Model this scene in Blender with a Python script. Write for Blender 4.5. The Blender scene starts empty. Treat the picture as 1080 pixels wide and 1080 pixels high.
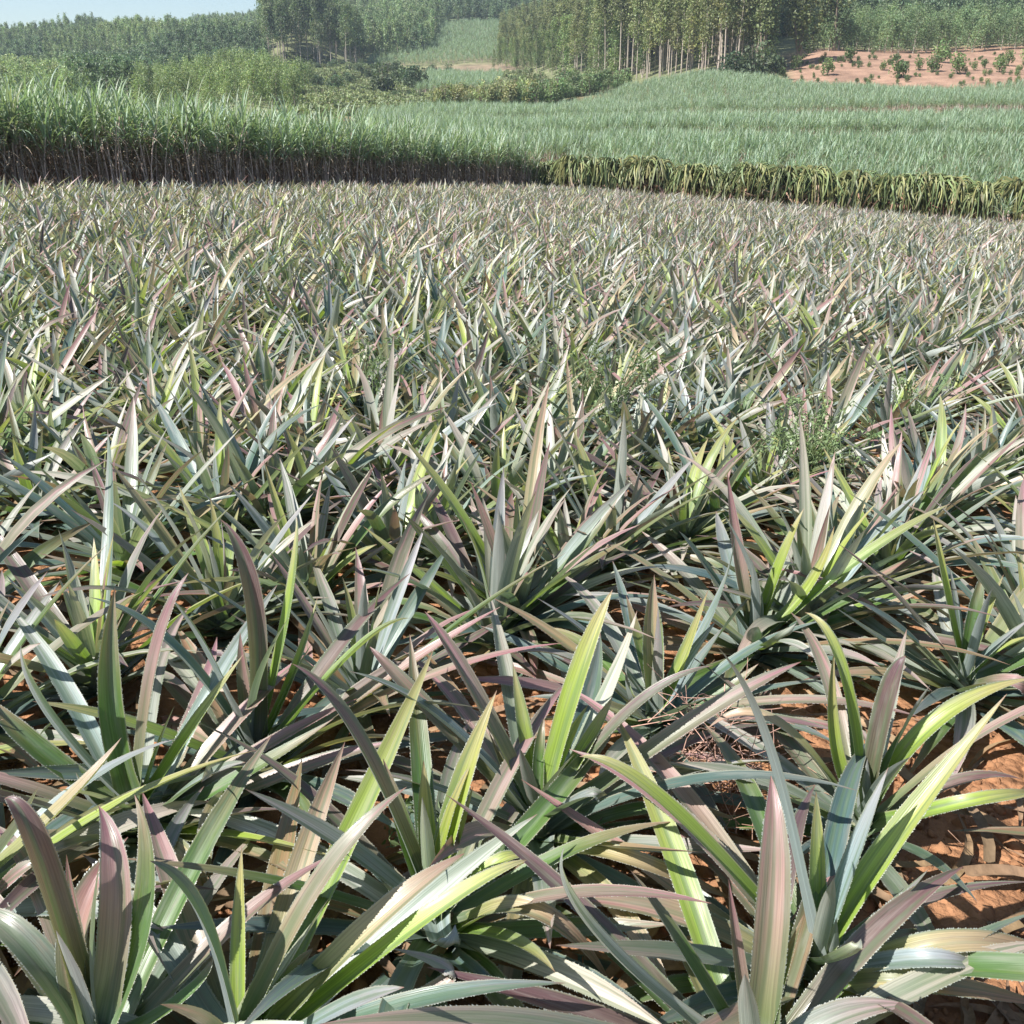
import bpy, math
import numpy as np
R = math.radians
rng = np.random.default_rng(11)
S = bpy.context.scene
COL = S.collection
UP = np.array([0, 0, 1.0])

# ------------------------------------------------------------------ camera
PITCH, F, CZ = R(22.0), 1040.0, 1.6
sP, cP = math.sin(PITCH), math.cos(PITCH)
cam = bpy.data.cameras.new('camera'); co = bpy.data.objects.new('camera', cam); COL.objects.link(co)
co.location = (0, 0, CZ); co.rotation_euler = (math.pi/2 - PITCH, 0, 0)
cam.sensor_fit = 'HORIZONTAL'; cam.angle = 2*math.atan(540/F); cam.clip_end = 6000; cam.clip_start = .05
S.camera = co

def ray(px, py):
    X = (px-540)/F; Y = (540-py)/F
    return np.array([X, cP + Y*sP, Y*cP - sP])
def tanel(py):
    Y = (540-np.asarray(py, float))/F
    return (Y*cP - sP)/(cP + Y*sP)
GA, GB = -.0612, -.0355
def at(px, py, h=0.0):                      # a point h metres above the field's gentle slope
    d = ray(px, py)
    t = (CZ-h)/(GA*d[0] + GB*d[1] - d[2])
    return np.array([0, 0, CZ]) + t*d

# ------------------------------------------------------------------ terrain
TPX = np.array([-300, 0, 160, 260, 320, 430, 540, 640, 760, 880, 1080, 1400.])
TD = np.array([48, 60, 80, 110, 150, 190, 240, 300, 420, 600, 900.])
TPY = np.array([
 [165, 148, 135, 120, 108, 95, 82, 62, 55, 66],
 [165, 148, 132, 115, 100, 85, 72, 60, 52, 64],
 [165, 148, 130, 112, 99, 92, 76, 54, 40, 55],
 [165, 148, 130, 105, 86, 92, 79, 50, 31, 45],
 [165, 148, 130, 115, 98, 86, 72, 34, 12, 5],
 [165, 148, 132, 118, 105, 88, 72, 26, -40, -60],
 [172, 155, 138, 118, 104, 90, 70, 24, -60, -80],
 [173, 155, 136, 113, 92, 76, 40, -10, -70, -90],
 [174, 154, 128, 96, 72, 40, 10, -40, -90, -100],
 [175, 152, 124, 97, 58, 36, 12, -30, -80, -90],
 [178, 153, 124, 97, 56, 34, 8, -30, -80, -90],
 [180, 153, 124, 97, 56, 34, 8, -30, -80, -90.]])
TZ = np.zeros((len(TPX), len(TD)))
for i, p in enumerate(TPX):
    t = (p-540)/1122
    TZ[i, 0] = GA*t*48 + GB*48 - .45
    TZ[i, 1:] = CZ + TD[1:]*tanel(TPY[i])
def smooth(a, b, v): t = np.clip((v-a)/(b-a), 0, 1); return t*t*(3-2*t)
def terraces(px): return (np.interp(px, [450, 1300], [80, 70])+1.5*np.sin(px*.02), np.interp(px, [450, 700, 1300], [104, 114, 98])+2*np.sin(px*.013))
def gz(x, y):
    x = np.asarray(x, float); y = np.asarray(y, float)
    pl = GA*x + GB*y
    yy = np.maximum(y, 48.0)
    p = np.clip(540 + 1122*x/yy, -299, 1399)
    i = np.clip(np.searchsorted(TPX, p, side='right')-1, 0, len(TPX)-2)
    fx = (p-TPX[i])/(TPX[i+1]-TPX[i]); fx = fx*fx*(3-2*fx)
    d = np.clip(yy, 48, 899); j = np.clip(np.searchsorted(TD, d, side='right')-1, 0, len(TD)-2)
    fd = (d-TD[j])/(TD[j+1]-TD[j])
    z = (TZ[i, j]*(1-fx) + TZ[i+1, j]*fx)*(1-fd) + (TZ[i, j+1]*(1-fx) + TZ[i+1, j+1]*fx)*fd
    far = z + .35*np.sin(x*.13+y*.07)*np.clip((y-60)/60, 0, 1)
    pp = 540 + 1122*x/yy; rt = smooth(470, 560, pp)*(1-smooth(150, 165, y))
    for t in terraces(pp): far = far + rt*.75*(np.where(y < t, -np.clip((y-t+12)/12, 0, 1)**1.5, np.clip(1-(y-t)/14, 0, 1)*.6*np.clip((y-t)/.8, 0, 1) - 1*(1-np.clip((y-t)/.8, 0, 1))))
    sp = smooth(235, 300, y)*(1-smooth(330, 430, pp)*smooth(100, 250, y))*(1-smooth(560, 640, y))
    sp = sp*(1-.6*smooth(400, 480, y))
    far = far + sp*(4.5*np.sin(x*.040+y*.033+.6)+3.0*np.sin(x*.071-y*.045+2)+1.2*np.sin(x*.15+y*.09))
    w = np.clip((y-44)/4, 0, 1)
    # right-hand hedge side starts its bank nearer
    return pl*(1-w) + far*w
def tp(px, D):                               # point of the far terrain seen at column px, D metres ahead
    t = (px-540)/1122
    return np.array([t*D, D, float(gz(t*D, D))])

# ------------------------------------------------------------------ mesh accumulation
class Acc:
    def __init__(s): s.v = []; s.f = []; s.c = []; s.a = []; s.m = []; s.n = 0
    def add(s, V, Fq, C, A=None, m=0):
        V = np.asarray(V, float).reshape(-1, 3); Fq = np.asarray(Fq, int)
        C = np.broadcast_to(np.asarray(C, float), (len(V), 3))
        A = np.zeros((len(V), 3)) if A is None else np.broadcast_to(np.asarray(A, float), (len(V), 3))
        s.v.append(V); s.f.append(Fq + s.n); s.c.append(C); s.a.append(A); s.m.append(np.full(len(Fq), m)); s.n += len(V)
        return s
    def merge(s, o, m=0):
        if not o.v: return s
        for V, Fq, C, A, _ in zip(o.v, o.f, o.c, o.a, o.m):
            pass
        base = s.n
        for V, Fq, C, A, mm in zip(o.v, o.f, o.c, o.a, o.m):
            s.v.append(V); s.f.append(Fq + base); s.c.append(C); s.a.append(A); s.m.append(np.full(len(Fq), m)); s.n += len(V)
        return s
    def mesh(s, name, mats, smooth=True):
        me = bpy.data.meshes.new(name)
        V = np.concatenate(s.v)
        starts, totals, loops, mi = [], [], [], []
        k = 0
        for Fq, mm in zip(s.f, s.m):
            n, w = Fq.shape
            loops.append(Fq.ravel()); starts.append(k + np.arange(n)*w); totals.append(np.full(n, w)); mi.append(mm); k += n*w
        loops = np.concatenate(loops).astype(np.int32); starts = np.concatenate(starts).astype(np.int32); mi = np.concatenate(mi).astype(np.int32)
        me.vertices.add(len(V)); me.vertices.foreach_set('co', V.astype(np.float32).ravel())
        me.loops.add(len(loops)); me.loops.foreach_set('vertex_index', loops)
        me.polygons.add(len(starts)); me.polygons.foreach_set('loop_start', starts)
        me.polygons.foreach_set('material_index', mi)
        me.polygons.foreach_set('use_smooth', np.full(len(starts), smooth))
        c = me.attributes.new('pigment', 'FLOAT_COLOR', 'POINT')
        c.data.foreach_set('color', np.c_[np.concatenate(s.c), np.ones(len(V))].astype(np.float32).ravel())
        a = me.attributes.new('leafco', 'FLOAT_VECTOR', 'POINT')
        a.data.foreach_set('vector', np.concatenate(s.a).astype(np.float32).ravel())
        me.update(calc_edges=True); me.validate()
        for m in mats: me.materials.append(m)
        return me

def norm(v): return v/np.maximum(np.linalg.norm(v, axis=-1, keepdims=True), 1e-9)
def strip(acc, P, Sd, Wd, cols, rnd, nc=5, depth=.16, teeth=0, m=0):
    """a channelled blade along P; Sd side vectors; cols (n,3) pigment along it"""
    P = np.asarray(P); n = len(P)
    T = norm(np.gradient(P, axis=0)); Sd = norm(Sd - T*(Sd*T).sum(1, keepdims=True)); N = np.cross(T, Sd)
    cc = np.linspace(-1, 1, nc)
    V = P[:, None] + Sd[:, None]*(Wd[:, None, None]*.5*cc[None, :, None]) + N[:, None]*((Wd[:, None]*depth)*np.abs(cc[None, :])**1.25)[..., None]
    u = np.linspace(0, 1, n)
    A = np.stack(np.broadcast_arrays(u[:, None], (cc*.5+.5)[None, :], rnd), -1)
    C = np.broadcast_to(cols[:, None], (n, nc, 3))
    i, j = np.meshgrid(np.arange(n-1), np.arange(nc-1), indexing='ij')
    q = (i*nc + j).ravel()
    acc.add(V.reshape(-1, 3), np.c_[q, q+nc, q+nc+1, q+1], C.reshape(-1, 3), A.reshape(-1, 3), m)
    if teeth:
        for e, sg in ((0, -1), (nc-1, 1)):
            E = V[:, e]; Nf = n*teeth
            uu = np.linspace(.12, .96, Nf); k = np.clip((uu*(n-1)).astype(int), 0, n-2); f = (uu*(n-1)-k)[:, None]
            Q = E[k]*(1-f) + E[k+1]*f; t = T[k]; s = Sd[k]*sg
            h = .0019*np.clip(Wd[k]/.04, .25, 1)[:, None]
            gt = np.random.default_rng(int(rnd*1e6)+e); h = h*gt.uniform(.35, 1.35, (Nf, 1))*(gt.random((Nf, 1)) > .14); Q = Q + t*gt.normal(0, .0012, (Nf, 1))
            tri = np.stack([Q - t*h*1.1 - s*h*.3, Q + t*h*1.1 - s*h*.3, Q + s*h + t*h*.9], 1).reshape(-1, 3)
            b = np.arange(Nf)*3
            fc = np.c_[b, b+1, b+2] if sg < 0 else np.c_[b+1, b, b+2]
            cl = np.repeat(cols[k]*.65 + np.array([.40, .36, .27])*.35, 3, 0)
            acc.add(tri, fc, cl, np.c_[np.repeat(uu, 3), np.full(Nf*3, .5+.5*sg), np.full(Nf*3, rnd)], m)
def tube(acc, P, r, sides, col, rnd=0, m=0, cap=False):
    P = np.asarray(P, float); n = len(P); r = np.broadcast_to(r, (n,))
    T = norm(np.gradient(P, axis=0)); ref = np.where(np.abs(T[:, 2:3]) > .9, np.array([[1., 0, 0]]), np.array([[0, 0, 1.]]))
    X = norm(np.cross(T, ref)); Y = np.cross(T, X)
    for k in range(1, n):                                # keep the frame from flipping
        if (X[k]*X[k-1]).sum() < 0: X[k] *= -1; Y[k] *= -1
    a = np.arange(sides)*2*np.pi/sides
    V = P[:, None] + r[:, None, None]*(X[:, None]*np.cos(a)[None, :, None] + Y[:, None]*np.sin(a)[None, :, None])
    i, j = np.meshgrid(np.arange(n-1), np.arange(sides), indexing='ij')
    q = (i*sides+j).ravel(); q2 = (i*sides+(j+1) % sides).ravel()
    u = np.repeat(np.linspace(0, 1, n), sides)
    cols = np.broadcast_to(np.asarray(col, float), (n, 3)).repeat(sides, 0)
    acc.add(V.reshape(-1, 3), np.c_[q, q2, q2+sides, q+sides], cols, np.c_[u, np.tile(a/6.3, n), np.full(n*sides, rnd)], m)
def cards(acc, C, ln, wd, g, cols, droop=0.0, m=0):
    n = len(C)
    a = norm(g.normal(size=(n, 3)) + np.array([0, 0, -droop])); b = norm(np.cross(a, norm(g.normal(size=(n, 3)))))
    ln = np.broadcast_to(ln, (n,))[:, None]; wd = np.broadcast_to(wd, (n,))[:, None]; nn = np.cross(a, b)*ln*.12
    V = np.stack([C-a*ln*.5, C-b*wd*.5+nn, C+a*ln*.5, C+b*wd*.5+nn], 1)
    q = np.arange(n)*4
    acc.add(V.reshape(-1, 3), np.c_[q, q+1, q+2, q+3], np.repeat(cols, 4, 0), np.repeat(np.c_[g.random((n, 1)), g.random((n, 1)), g.random((n, 1))], 4, 0), m)

# ------------------------------------------------------------------ materials
def mat(name):
    m = bpy.data.materials.new(name); m.use_nodes = True; nt = m.node_tree
    for n in list(nt.nodes): nt.nodes.remove(n)
    return m, nt, (lambda t, **k: mk(nt, t, **k))
def mk(nt, t, **k):
    n = nt.nodes.new(t)
    for a, v in k.items():
        if a.startswith('i_'):
            key = a[2:]; key = int(key) if key.isdigit() else key.replace('_', ' ')
            s = n.inputs[key]
            if isinstance(v, bpy.types.NodeSocket): nt.links.new(v, s)
            else: s.default_value = v
        else: setattr(n, a, v)
    return n
def leaf_material(name, rough=.4, trans=.3, under=None, under_f=.7, streak=.35, vary=.25, spec=.5, margin=0., coat=0):
    m, nt, N = mat(name)
    out = N('ShaderNodeOutputMaterial')
    pig = N('ShaderNodeAttribute', attribute_name='pigment').outputs['Color']
    lc = N('ShaderNodeAttribute', attribute_name='leafco').outputs['Vector']
    sep = N('ShaderNodeSeparateXYZ', i_0=lc)
    sc = N('ShaderNodeVectorMath', operation='MULTIPLY', i_0=lc, i_1=(1.6, 24, 60))
    nz = N('ShaderNodeTexNoise', i_Vector=sc.outputs[0], i_Scale=1.0, i_Detail=3.0)
    oi = N('ShaderNodeObjectInfo')
    val = N('ShaderNodeMapRange', i_Value=nz.outputs['Fac'], i_1=.25, i_2=.75, i_3=1-streak, i_4=1+streak)
    rv = N('ShaderNodeMapRange', i_Value=oi.outputs['Random'], i_3=1-vary, i_4=1+vary)
    pv = N('ShaderNodeMath', operation='MULTIPLY', i_0=val.outputs[0], i_1=rv.outputs[0])
    c = N('ShaderNodeVectorMath', operation='SCALE', i_0=pig, i_Scale=pv.outputs[0]).outputs[0]
    base = c
    # blotches: bronzed, yellowed patches
    if margin:
        ab = N('ShaderNodeMath', operation='SUBTRACT', i_0=sep.outputs[1], i_1=.5)
        ab = N('ShaderNodeMath', operation='ABSOLUTE', i_0=ab.outputs[0])
        mr = N('ShaderNodeMapRange', i_Value=ab.outputs[0], i_1=.44, i_2=.5, i_3=0, i_4=margin)
        mx = N('ShaderNodeMix', data_type='RGBA', i_0=mr.outputs[0]); nt.links.new(base, mx.inputs[6]); mx.inputs[7].default_value = (.42, .38, .26, 1); base = mx.outputs[2]
        s2 = N('ShaderNodeVectorMath', operation='MULTIPLY', i_0=lc, i_1=(5, 5, 37))
        n2 = N('ShaderNodeTexNoise', i_Vector=s2.outputs[0], i_Scale=1.0, i_Detail=4.0, i_Roughness=.65)
        m2 = N('ShaderNodeMapRange', i_Value=n2.outputs['Fac'], i_1=.55, i_2=.78, i_3=0, i_4=.45)
        mx = N('ShaderNodeMix', data_type='RGBA', i_0=m2.outputs[0]); nt.links.new(base, mx.inputs[6]); mx.inputs[7].default_value = (.30, .21, .15, 1); base = mx.outputs[2]
    if margin:                                       # green running up through the flushed leaves, browned tip
        s3 = N('ShaderNodeVectorMath', operation='MULTIPLY', i_0=lc, i_1=(1.0, 3.6, 91))
        n3 = N('ShaderNodeTexNoise', i_Vector=s3.outputs[0], i_Scale=1.0, i_Detail=1.0)
        m3 = N('ShaderNodeMapRange', i_Value=n3.outputs['Fac'], i_1=.47, i_2=.62, i_3=0, i_4=.58)
        mx = N('ShaderNodeMix', data_type='RGBA', i_0=m3.outputs[0]); nt.links.new(base, mx.inputs[6]); mx.inputs[7].default_value = (.10, .16, .08, 1); base = mx.outputs[2]
        m4 = N('ShaderNodeMapRange', i_Value=sep.outputs[0], i_1=.955, i_2=.99, i_3=0, i_4=.8)
        mx = N('ShaderNodeMix', data_type='RGBA', i_0=m4.outputs[0]); nt.links.new(base, mx.inputs[6]); mx.inputs[7].default_value = (.22, .11, .08, 1); base = mx.outputs[2]
    top = base
    if under is not None:
        geo = N('ShaderNodeNewGeometry')
        bf = N('ShaderNodeMath', operation='MULTIPLY', i_0=geo.outputs['Backfacing'], i_1=under_f)
        us = N('ShaderNodeVectorMath', operation='SCALE', i_0=tuple(under), i_Scale=val.outputs[0])
        mx = N('ShaderNodeMix', data_type='RGBA', i_0=bf.outputs[0]); nt.links.new(base, mx.inputs[6]); nt.links.new(us.outputs[0], mx.inputs[7]); base = mx.outputs[2]
    bp = N('ShaderNodeBump', i_Strength=.25, i_Distance=.003, i_Height=nz.outputs['Fac'])
    sr = N('ShaderNodeVectorMath', operation='MULTIPLY', i_0=lc, i_1=(7, 5, 13)); nr = N('ShaderNodeTexNoise', i_Vector=sr.outputs[0], i_Scale=1.0, i_Detail=5.0)
    rr = N('ShaderNodeMapRange', i_Value=nr.outputs['Fac'], i_1=.35, i_2=.7, i_3=rough-.06, i_4=rough+.26)
    if margin:                                       # dust and grey bloom, scars
        ds = N('ShaderNodeMapRange', i_Value=nr.outputs['Fac'], i_1=.5, i_2=.8, i_3=0, i_4=.4)
        mx = N('ShaderNodeMix', data_type='RGBA', i_0=ds.outputs[0]); nt.links.new(base, mx.inputs[6]); mx.inputs[7].default_value = (.30, .28, .24, 1); base = mx.outputs[2]
    p = N('ShaderNodeBsdfPrincipled', i_Roughness=rr.outputs[0], i_Base_Color=base, i_Normal=bp.outputs[0])
    p.inputs['Specular IOR Level'].default_value = spec
    sh = p.outputs[0]
    if trans:
        tc = N('ShaderNodeVectorMath', operation='MULTIPLY', i_0=top, i_1=(1.3, 1.45, .72))
        tr = N('ShaderNodeBsdfTranslucent', i_Color=tc.outputs[0])
        mx = N('ShaderNodeMixShader', i_0=trans); nt.links.new(sh, mx.inputs[1]); nt.links.new(tr.outputs[0], mx.inputs[2]); sh = mx.outputs[0]
    nt.links.new(sh, out.inputs[0])
    return m
def plain_material(name, rough=.85, amp=.3, scale=30, bump=.3, vary=.15, stretch=(1, 1, 1)):
    m, nt, N = mat(name)
    out = N('ShaderNodeOutputMaterial'); tc = N('ShaderNodeTexCoord')
    pig = N('ShaderNodeAttribute', attribute_name='pigment').outputs['Color']
    mv = N('ShaderNodeVectorMath', operation='MULTIPLY', i_0=tc.outputs['Object'], i_1=stretch)
    nz = N('ShaderNodeTexNoise', i_Vector=mv.outputs[0], i_Scale=scale, i_Detail=4.0)
    v = N('ShaderNodeMapRange', i_Value=nz.outputs['Fac'], i_1=.25, i_2=.75, i_3=1-amp, i_4=1+amp)
    oi = N('ShaderNodeObjectInfo'); rv = N('ShaderNodeMapRange', i_Value=oi.outputs['Random'], i_3=1-vary, i_4=1+vary)
    pv = N('ShaderNodeMath', operation='MULTIPLY', i_0=v.outputs[0], i_1=rv.outputs[0])
    c = N('ShaderNodeVectorMath', operation='SCALE', i_0=pig, i_Scale=pv.outputs[0])
    bp = N('ShaderNodeBump', i_Strength=bump, i_Distance=.02, i_Height=nz.outputs['Fac'])
    p = N('ShaderNodeBsdfPrincipled', i_Roughness=rough, i_Base_Color=c.outputs[0], i_Normal=bp.outputs[0])
    p.inputs['Specular IOR Level'].default_value = .25
    nt.links.new(p.outputs[0], out.inputs[0])
    return m
M_PINE = leaf_material('pineapple_leaf', rough=.34, trans=.26, under=(.35, .39, .385), under_f=.55, streak=.34, vary=.14, margin=.6, spec=.6)
M_CANE = leaf_material('cane_blade', rough=.45, trans=.3, streak=.25, vary=.12)
M_FOL = leaf_material('tree_foliage', rough=.5, trans=.25, streak=.3, vary=.34)
M_DRAGON = leaf_material('cactus_stem', rough=.5, trans=.08, streak=.3, vary=.15)
M_DRY = plain_material('dry_leaf', .8, .3, 40)
M_BARK = plain_material('bark', .85, .35, 3, .4, stretch=(3, 3, .5))
M_STALK = plain_material('cane_stalk', .6, .45, 9, .2)
M_CLOD = plain_material('soil_clod', .95, .25, 25, .6)

def ground_material():
    m, nt, N = mat('ground_soil')
    out = N('ShaderNodeOutputMaterial'); tc = N('ShaderNodeTexCoord').outputs['Object']
    pig = N('ShaderNodeAttribute', attribute_name='pigment').outputs['Color']
    n1 = N('ShaderNodeTexNoise', i_Vector=tc, i_Scale=9.0, i_Detail=8.0, i_Roughness=.65)
    n2 = N('ShaderNodeTexNoise', i_Vector=tc, i_Scale=.35, i_Detail=5.0)
    n3 = N('ShaderNodeTexVoronoi', i_Vector=tc, i_Scale=26.0)
    v1 = N('ShaderNodeMapRange', i_Value=n1.outputs['Fac'], i_1=.3, i_2=.7, i_3=.65, i_4=1.3)
    v2 = N('ShaderNodeMapRange', i_Value=n2.outputs['Fac'], i_1=.3, i_2=.7, i_3=.68, i_4=1.28)
    pv = N('ShaderNodeMath', operation='MULTIPLY', i_0=v1.outputs[0], i_1=v2.outputs[0])
    c = N('ShaderNodeVectorMath', operation='SCALE', i_0=pig, i_Scale=pv.outputs[0])
    hh = N('ShaderNodeMath', operation='MULTIPLY_ADD', i_0=n3.outputs['Distance'], i_1=-.5, i_2=n1.outputs['Fac'])
    bp = N('ShaderNodeBump', i_Strength=1.0, i_Distance=.05, i_Height=hh.outputs[0])
    p = N('ShaderNodeBsdfPrincipled', i_Roughness=.95, i_Base_Color=c.outputs[0], i_Normal=bp.outputs[0])
    p.inputs['Specular IOR Level'].default_value = .15
    nt.links.new(p.outputs[0], out.inputs[0])
    return m
M_GROUND = ground_material()

# ------------------------------------------------------------------ object helpers
def link(name, me, parent=None, loc=None):
    o = bpy.data.objects.new(name, me); COL.objects.link(o)
    if parent is not None: o.parent = parent
    if loc is not None: o.location = loc
    return o
def tag(o, label=None, cat=None, group=None, kind=None):
    if label: o['label'] = label
    if cat: o['category'] = cat
    if group: o['group'] = group
    if kind: o['kind'] = kind
    return o
def empty(name, loc, rot=(0, 0, 0), sc=1.0, **k):
    o = link(name, None, loc=loc); o.rotation_euler = rot; o.scale = (sc,)*3 if np.isscalar(sc) else sc
    o.empty_display_size = .2
    return tag(o, **k)
def place(proto, name, loc, rot, sc, **k):       # proto: list of (part name, mesh)
    e = empty(name, loc, rot, sc, **k)
    for pn, me in proto: link(pn, me, e)
    return e
def scatter(name, templates, P, rot, sc, idx, label, cat, coll_name):
    coll = bpy.data.collections.new(coll_name)
    for k, me in enumerate(templates):
        coll.objects.link(bpy.data.objects.new('%s_%02d' % (coll_name, k), me))
    me = bpy.data.meshes.new(name); n = len(P)
    me.vertices.add(n); me.vertices.foreach_set('co', np.asarray(P, np.float32).ravel())
    me.attributes.new('rot', 'FLOAT_VECTOR', 'POINT').data.foreach_set('vector', np.asarray(rot, np.float32).ravel())
    sc = np.asarray(sc, float)
    if sc.ndim == 1: sc = np.repeat(sc[:, None], 3, 1)
    me.attributes.new('scl', 'FLOAT_VECTOR', 'POINT').data.foreach_set('vector', np.asarray(sc, np.float32).ravel())
    me.attributes.new('idx', 'INT', 'POINT').data.foreach_set('value', np.asarray(idx, np.int32))
    o = link(name, me); tag(o, label, cat, None, 'stuff')
    ng = bpy.data.node_groups.new(name, 'GeometryNodeTree')
    ng.interface.new_socket('Geometry', in_out='INPUT', socket_type='NodeSocketGeometry')
    ng.interface.new_socket('Geometry', in_out='OUTPUT', socket_type='NodeSocketGeometry')
    gi = ng.nodes.new('NodeGroupInput'); go = ng.nodes.new('NodeGroupOutput')
    ci = ng.nodes.new('GeometryNodeCollectionInfo'); ci.inputs['Collection'].default_value = coll
    ci.inputs['Separate Children'].default_value = True; ci.inputs['Reset Children'].default_value = True
    ip = ng.nodes.new('GeometryNodeInstanceOnPoints'); ip.inputs['Pick Instance'].default_value = True
    def attr(nm, ty):
        a = ng.nodes.new('GeometryNodeInputNamedAttribute'); a.data_type = ty; a.inputs['Name'].default_value = nm
        return a.outputs['Attribute']
    e2r = ng.nodes.new('FunctionNodeEulerToRotation')
    L = ng.links.new
    L(gi.outputs[0], ip.inputs['Points']); L(ci.outputs[0], ip.inputs['Instance'])
    L(attr('idx', 'INT'), ip.inputs['Instance Index']); L(attr('rot', 'FLOAT_VECTOR'), e2r.inputs[0]); L(e2r.outputs[0], ip.inputs['Rotation'])
    L(attr('scl', 'FLOAT_VECTOR'), ip.inputs['Scale']); L(ip.outputs[0], go.inputs[0])
    md = o.modifiers.new('scatter', 'NODES'); md.node_group = ng
    return o

# ------------------------------------------------------------------ light, sky, air
SUN_EL = R(50); sv = np.array([-.82, -.40, 0]); sv = sv/np.linalg.norm(sv)
to_sun = np.array([sv[0]*math.cos(SUN_EL), sv[1]*math.cos(SUN_EL), math.sin(SUN_EL)])
sl = bpy.data.lights.new('sun', 'SUN'); sl.energy = 5.0; sl.angle = R(.5); sl.color = (1, .97, .93)
so = bpy.data.objects.new('sun', sl); COL.objects.link(so)
from mathutils import Vector
so.rotation_euler = Vector(-to_sun).to_track_quat('-Z', 'Y').to_euler(); so.location = (-20, -8, 30)
W = bpy.data.worlds.new('World'); S.world = W; W.use_nodes = True
bg = W.node_tree.nodes['Background']; sk = W.node_tree.nodes.new('ShaderNodeTexSky')
sk.sky_type = 'NISHITA'; sk.sun_disc = False; sk.sun_elevation = SUN_EL; sk.sun_rotation = math.atan2(sv[0], sv[1])
sk.air_density = 1.1; sk.dust_density = .5; sk.ozone_density = 2.5; sk.altitude = 100
W.node_tree.links.new(sk.outputs[0], bg.inputs[0]); bg.inputs[1].default_value = .078
S.view_settings.view_transform = 'Standard'; S.view_settings.look = 'None'; S.view_settings.gamma = 1; S.view_settings.exposure = 1.0
S.render.engine = 'CYCLES'; S.cycles.use_denoising = True; S.cycles.max_bounces = 5; S.cycles.diffuse_bounces = 3; S.cycles.glossy_bounces = 2; S.cycles.transmission_bounces = 3; S.cycles.transparent_max_bounces = 8
S.cycles.volume_bounces = 0; S.cycles.caustics_reflective = False; S.cycles.caustics_refractive = False
HAZE = .0003

# ------------------------------------------------------------------ ground sheet
def smooth(a, b, v): t = np.clip((v-a)/(b-a), 0, 1); return t*t*(3-2*t)
def build_ground():
    D = np.concatenate([np.arange(-8, 12, .35), np.arange(12, 48, .9), np.geomspace(48, 860, 175)])
    s = np.linspace(-1, 1, 300)
    DD, SS = np.meshgrid(D, s, indexing='ij')
    X = SS*(np.maximum(DD, 0)*.78+14); Y = DD
    Z = gz(X, Y)
    g = np.random.default_rng(3)
    Z = Z + np.where(DD < 30, g.normal(0, .012, Z.shape), 0) + np.where(DD > 720, -25*(DD-720)/140, 0)
    px = 540 + 1122*X/np.maximum(Y, 1)
    wob = 6*np.sin(X*.31)+4*np.sin(X*.77+Y*.2)
    soil = np.array([.36, .18, .092]); scrub = np.array([.19, .20, .10]); orange = np.array([.33, .205, .14])
    cane = np.array([.22, .15, .09]); dgreen = np.array([.09, .11, .055])
    C = np.broadcast_to(soil, X.shape+(3,)).copy()
    def mixin(w, c):
        nonlocal C; C = C*(1-w[..., None]) + np.array(c)*w[..., None]
    mixin(smooth(44, 50, Y), cane)
    mixin(smooth(120, 135, Y)*(1-smooth(560, 640, px)), scrub)
    mixin(smooth(165, 175, Y), scrub)
    mixin(smooth(810, 850, px+wob)*smooth(138, 144, Y)*(1-smooth(200, 208, Y)), orange)
    mixin(smooth(640, 690, px)*(1-smooth(770, 790, px))*smooth(160, 168, Y)*(1-smooth(185, 192, Y)), orange*.8)
    mixin(smooth(225, 260, Y)*smooth(560, 620, px), dgreen)
    mixin(smooth(330, 360, Y)*(1-smooth(560, 620, px)), dgreen)
    mixin(smooth(440, 460, px)*(1-smooth(540, 560, px))*smooth(276, 284, Y)*(1-smooth(300, 306, Y)), np.array([.25, .19, .125]))
    a = Acc(); n, k = X.shape
    i, j = np.meshgrid(np.arange(n-1), np.arange(k-1), indexing='ij'); q = (i*k+j).ravel()
    a.add(np.stack([X, Y, Z], -1).reshape(-1, 3), np.c_[q, q+1, q+k+1, q+k], C.reshape(-1, 3))
    o = link('ground', a.mesh('ground', [M_GROUND])); tag(o, kind='structure')
build_ground()

# ------------------------------------------------------------------ pineapple leaves
PAL = {  # upper side pigment at the base, middle and tip
 'green':  [(.11, .17, .05), (.075, .15, .03), (.25, .17, .12)],
 'ygreen': [(.19, .29, .05), (.27, .36, .06), (.38, .31, .15)],
 'pink':   [(.17, .21, .09), (.35, .235, .20), (.27, .115, .135)],
 'silver': [(.27, .33, .315), (.235, .29, .28), (.32, .29, .285)],
 'bronze': [(.12, .13, .07), (.15, .105, .095), (.13, .065, .075)],
 'tan':    [(.24, .30, .09), (.42, .34, .19), (.35, .21, .16)],
 'white':  [(.44, .47, .43), (.50, .52, .47), (.46, .44, .40)],
 'teal':   [(.12, .175, .16), (.075, .13, .12), (.13, .15, .145)],
 'grey':   [(.19, .23, .18), (.22, .245, .205), (.36, .25, .235)],
 'pale':   [(.27, .33, .25), (.41, .42, .35), (.46, .385, .345)],
 'dry':    [(.20, .135, .075), (.25, .165, .095), (.19, .11, .065)],
}
LEAF_LABEL = {'green': 'plain green leaf', 'ygreen': 'bright yellow green leaf', 'pink': 'pink flushed leaf with a pale stripe', 'silver': 'silver grey leaf', 'bronze': 'dark bronze leaf', 'tan': 'tan leaf fading to cream', 'white': 'whitish leaf showing its pale underside', 'teal': 'blue grey leaf', 'grey': 'grey green leaf', 'dry': 'dried brown leaf', 'pale': 'pale pinkish grey leaf'}
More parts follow.
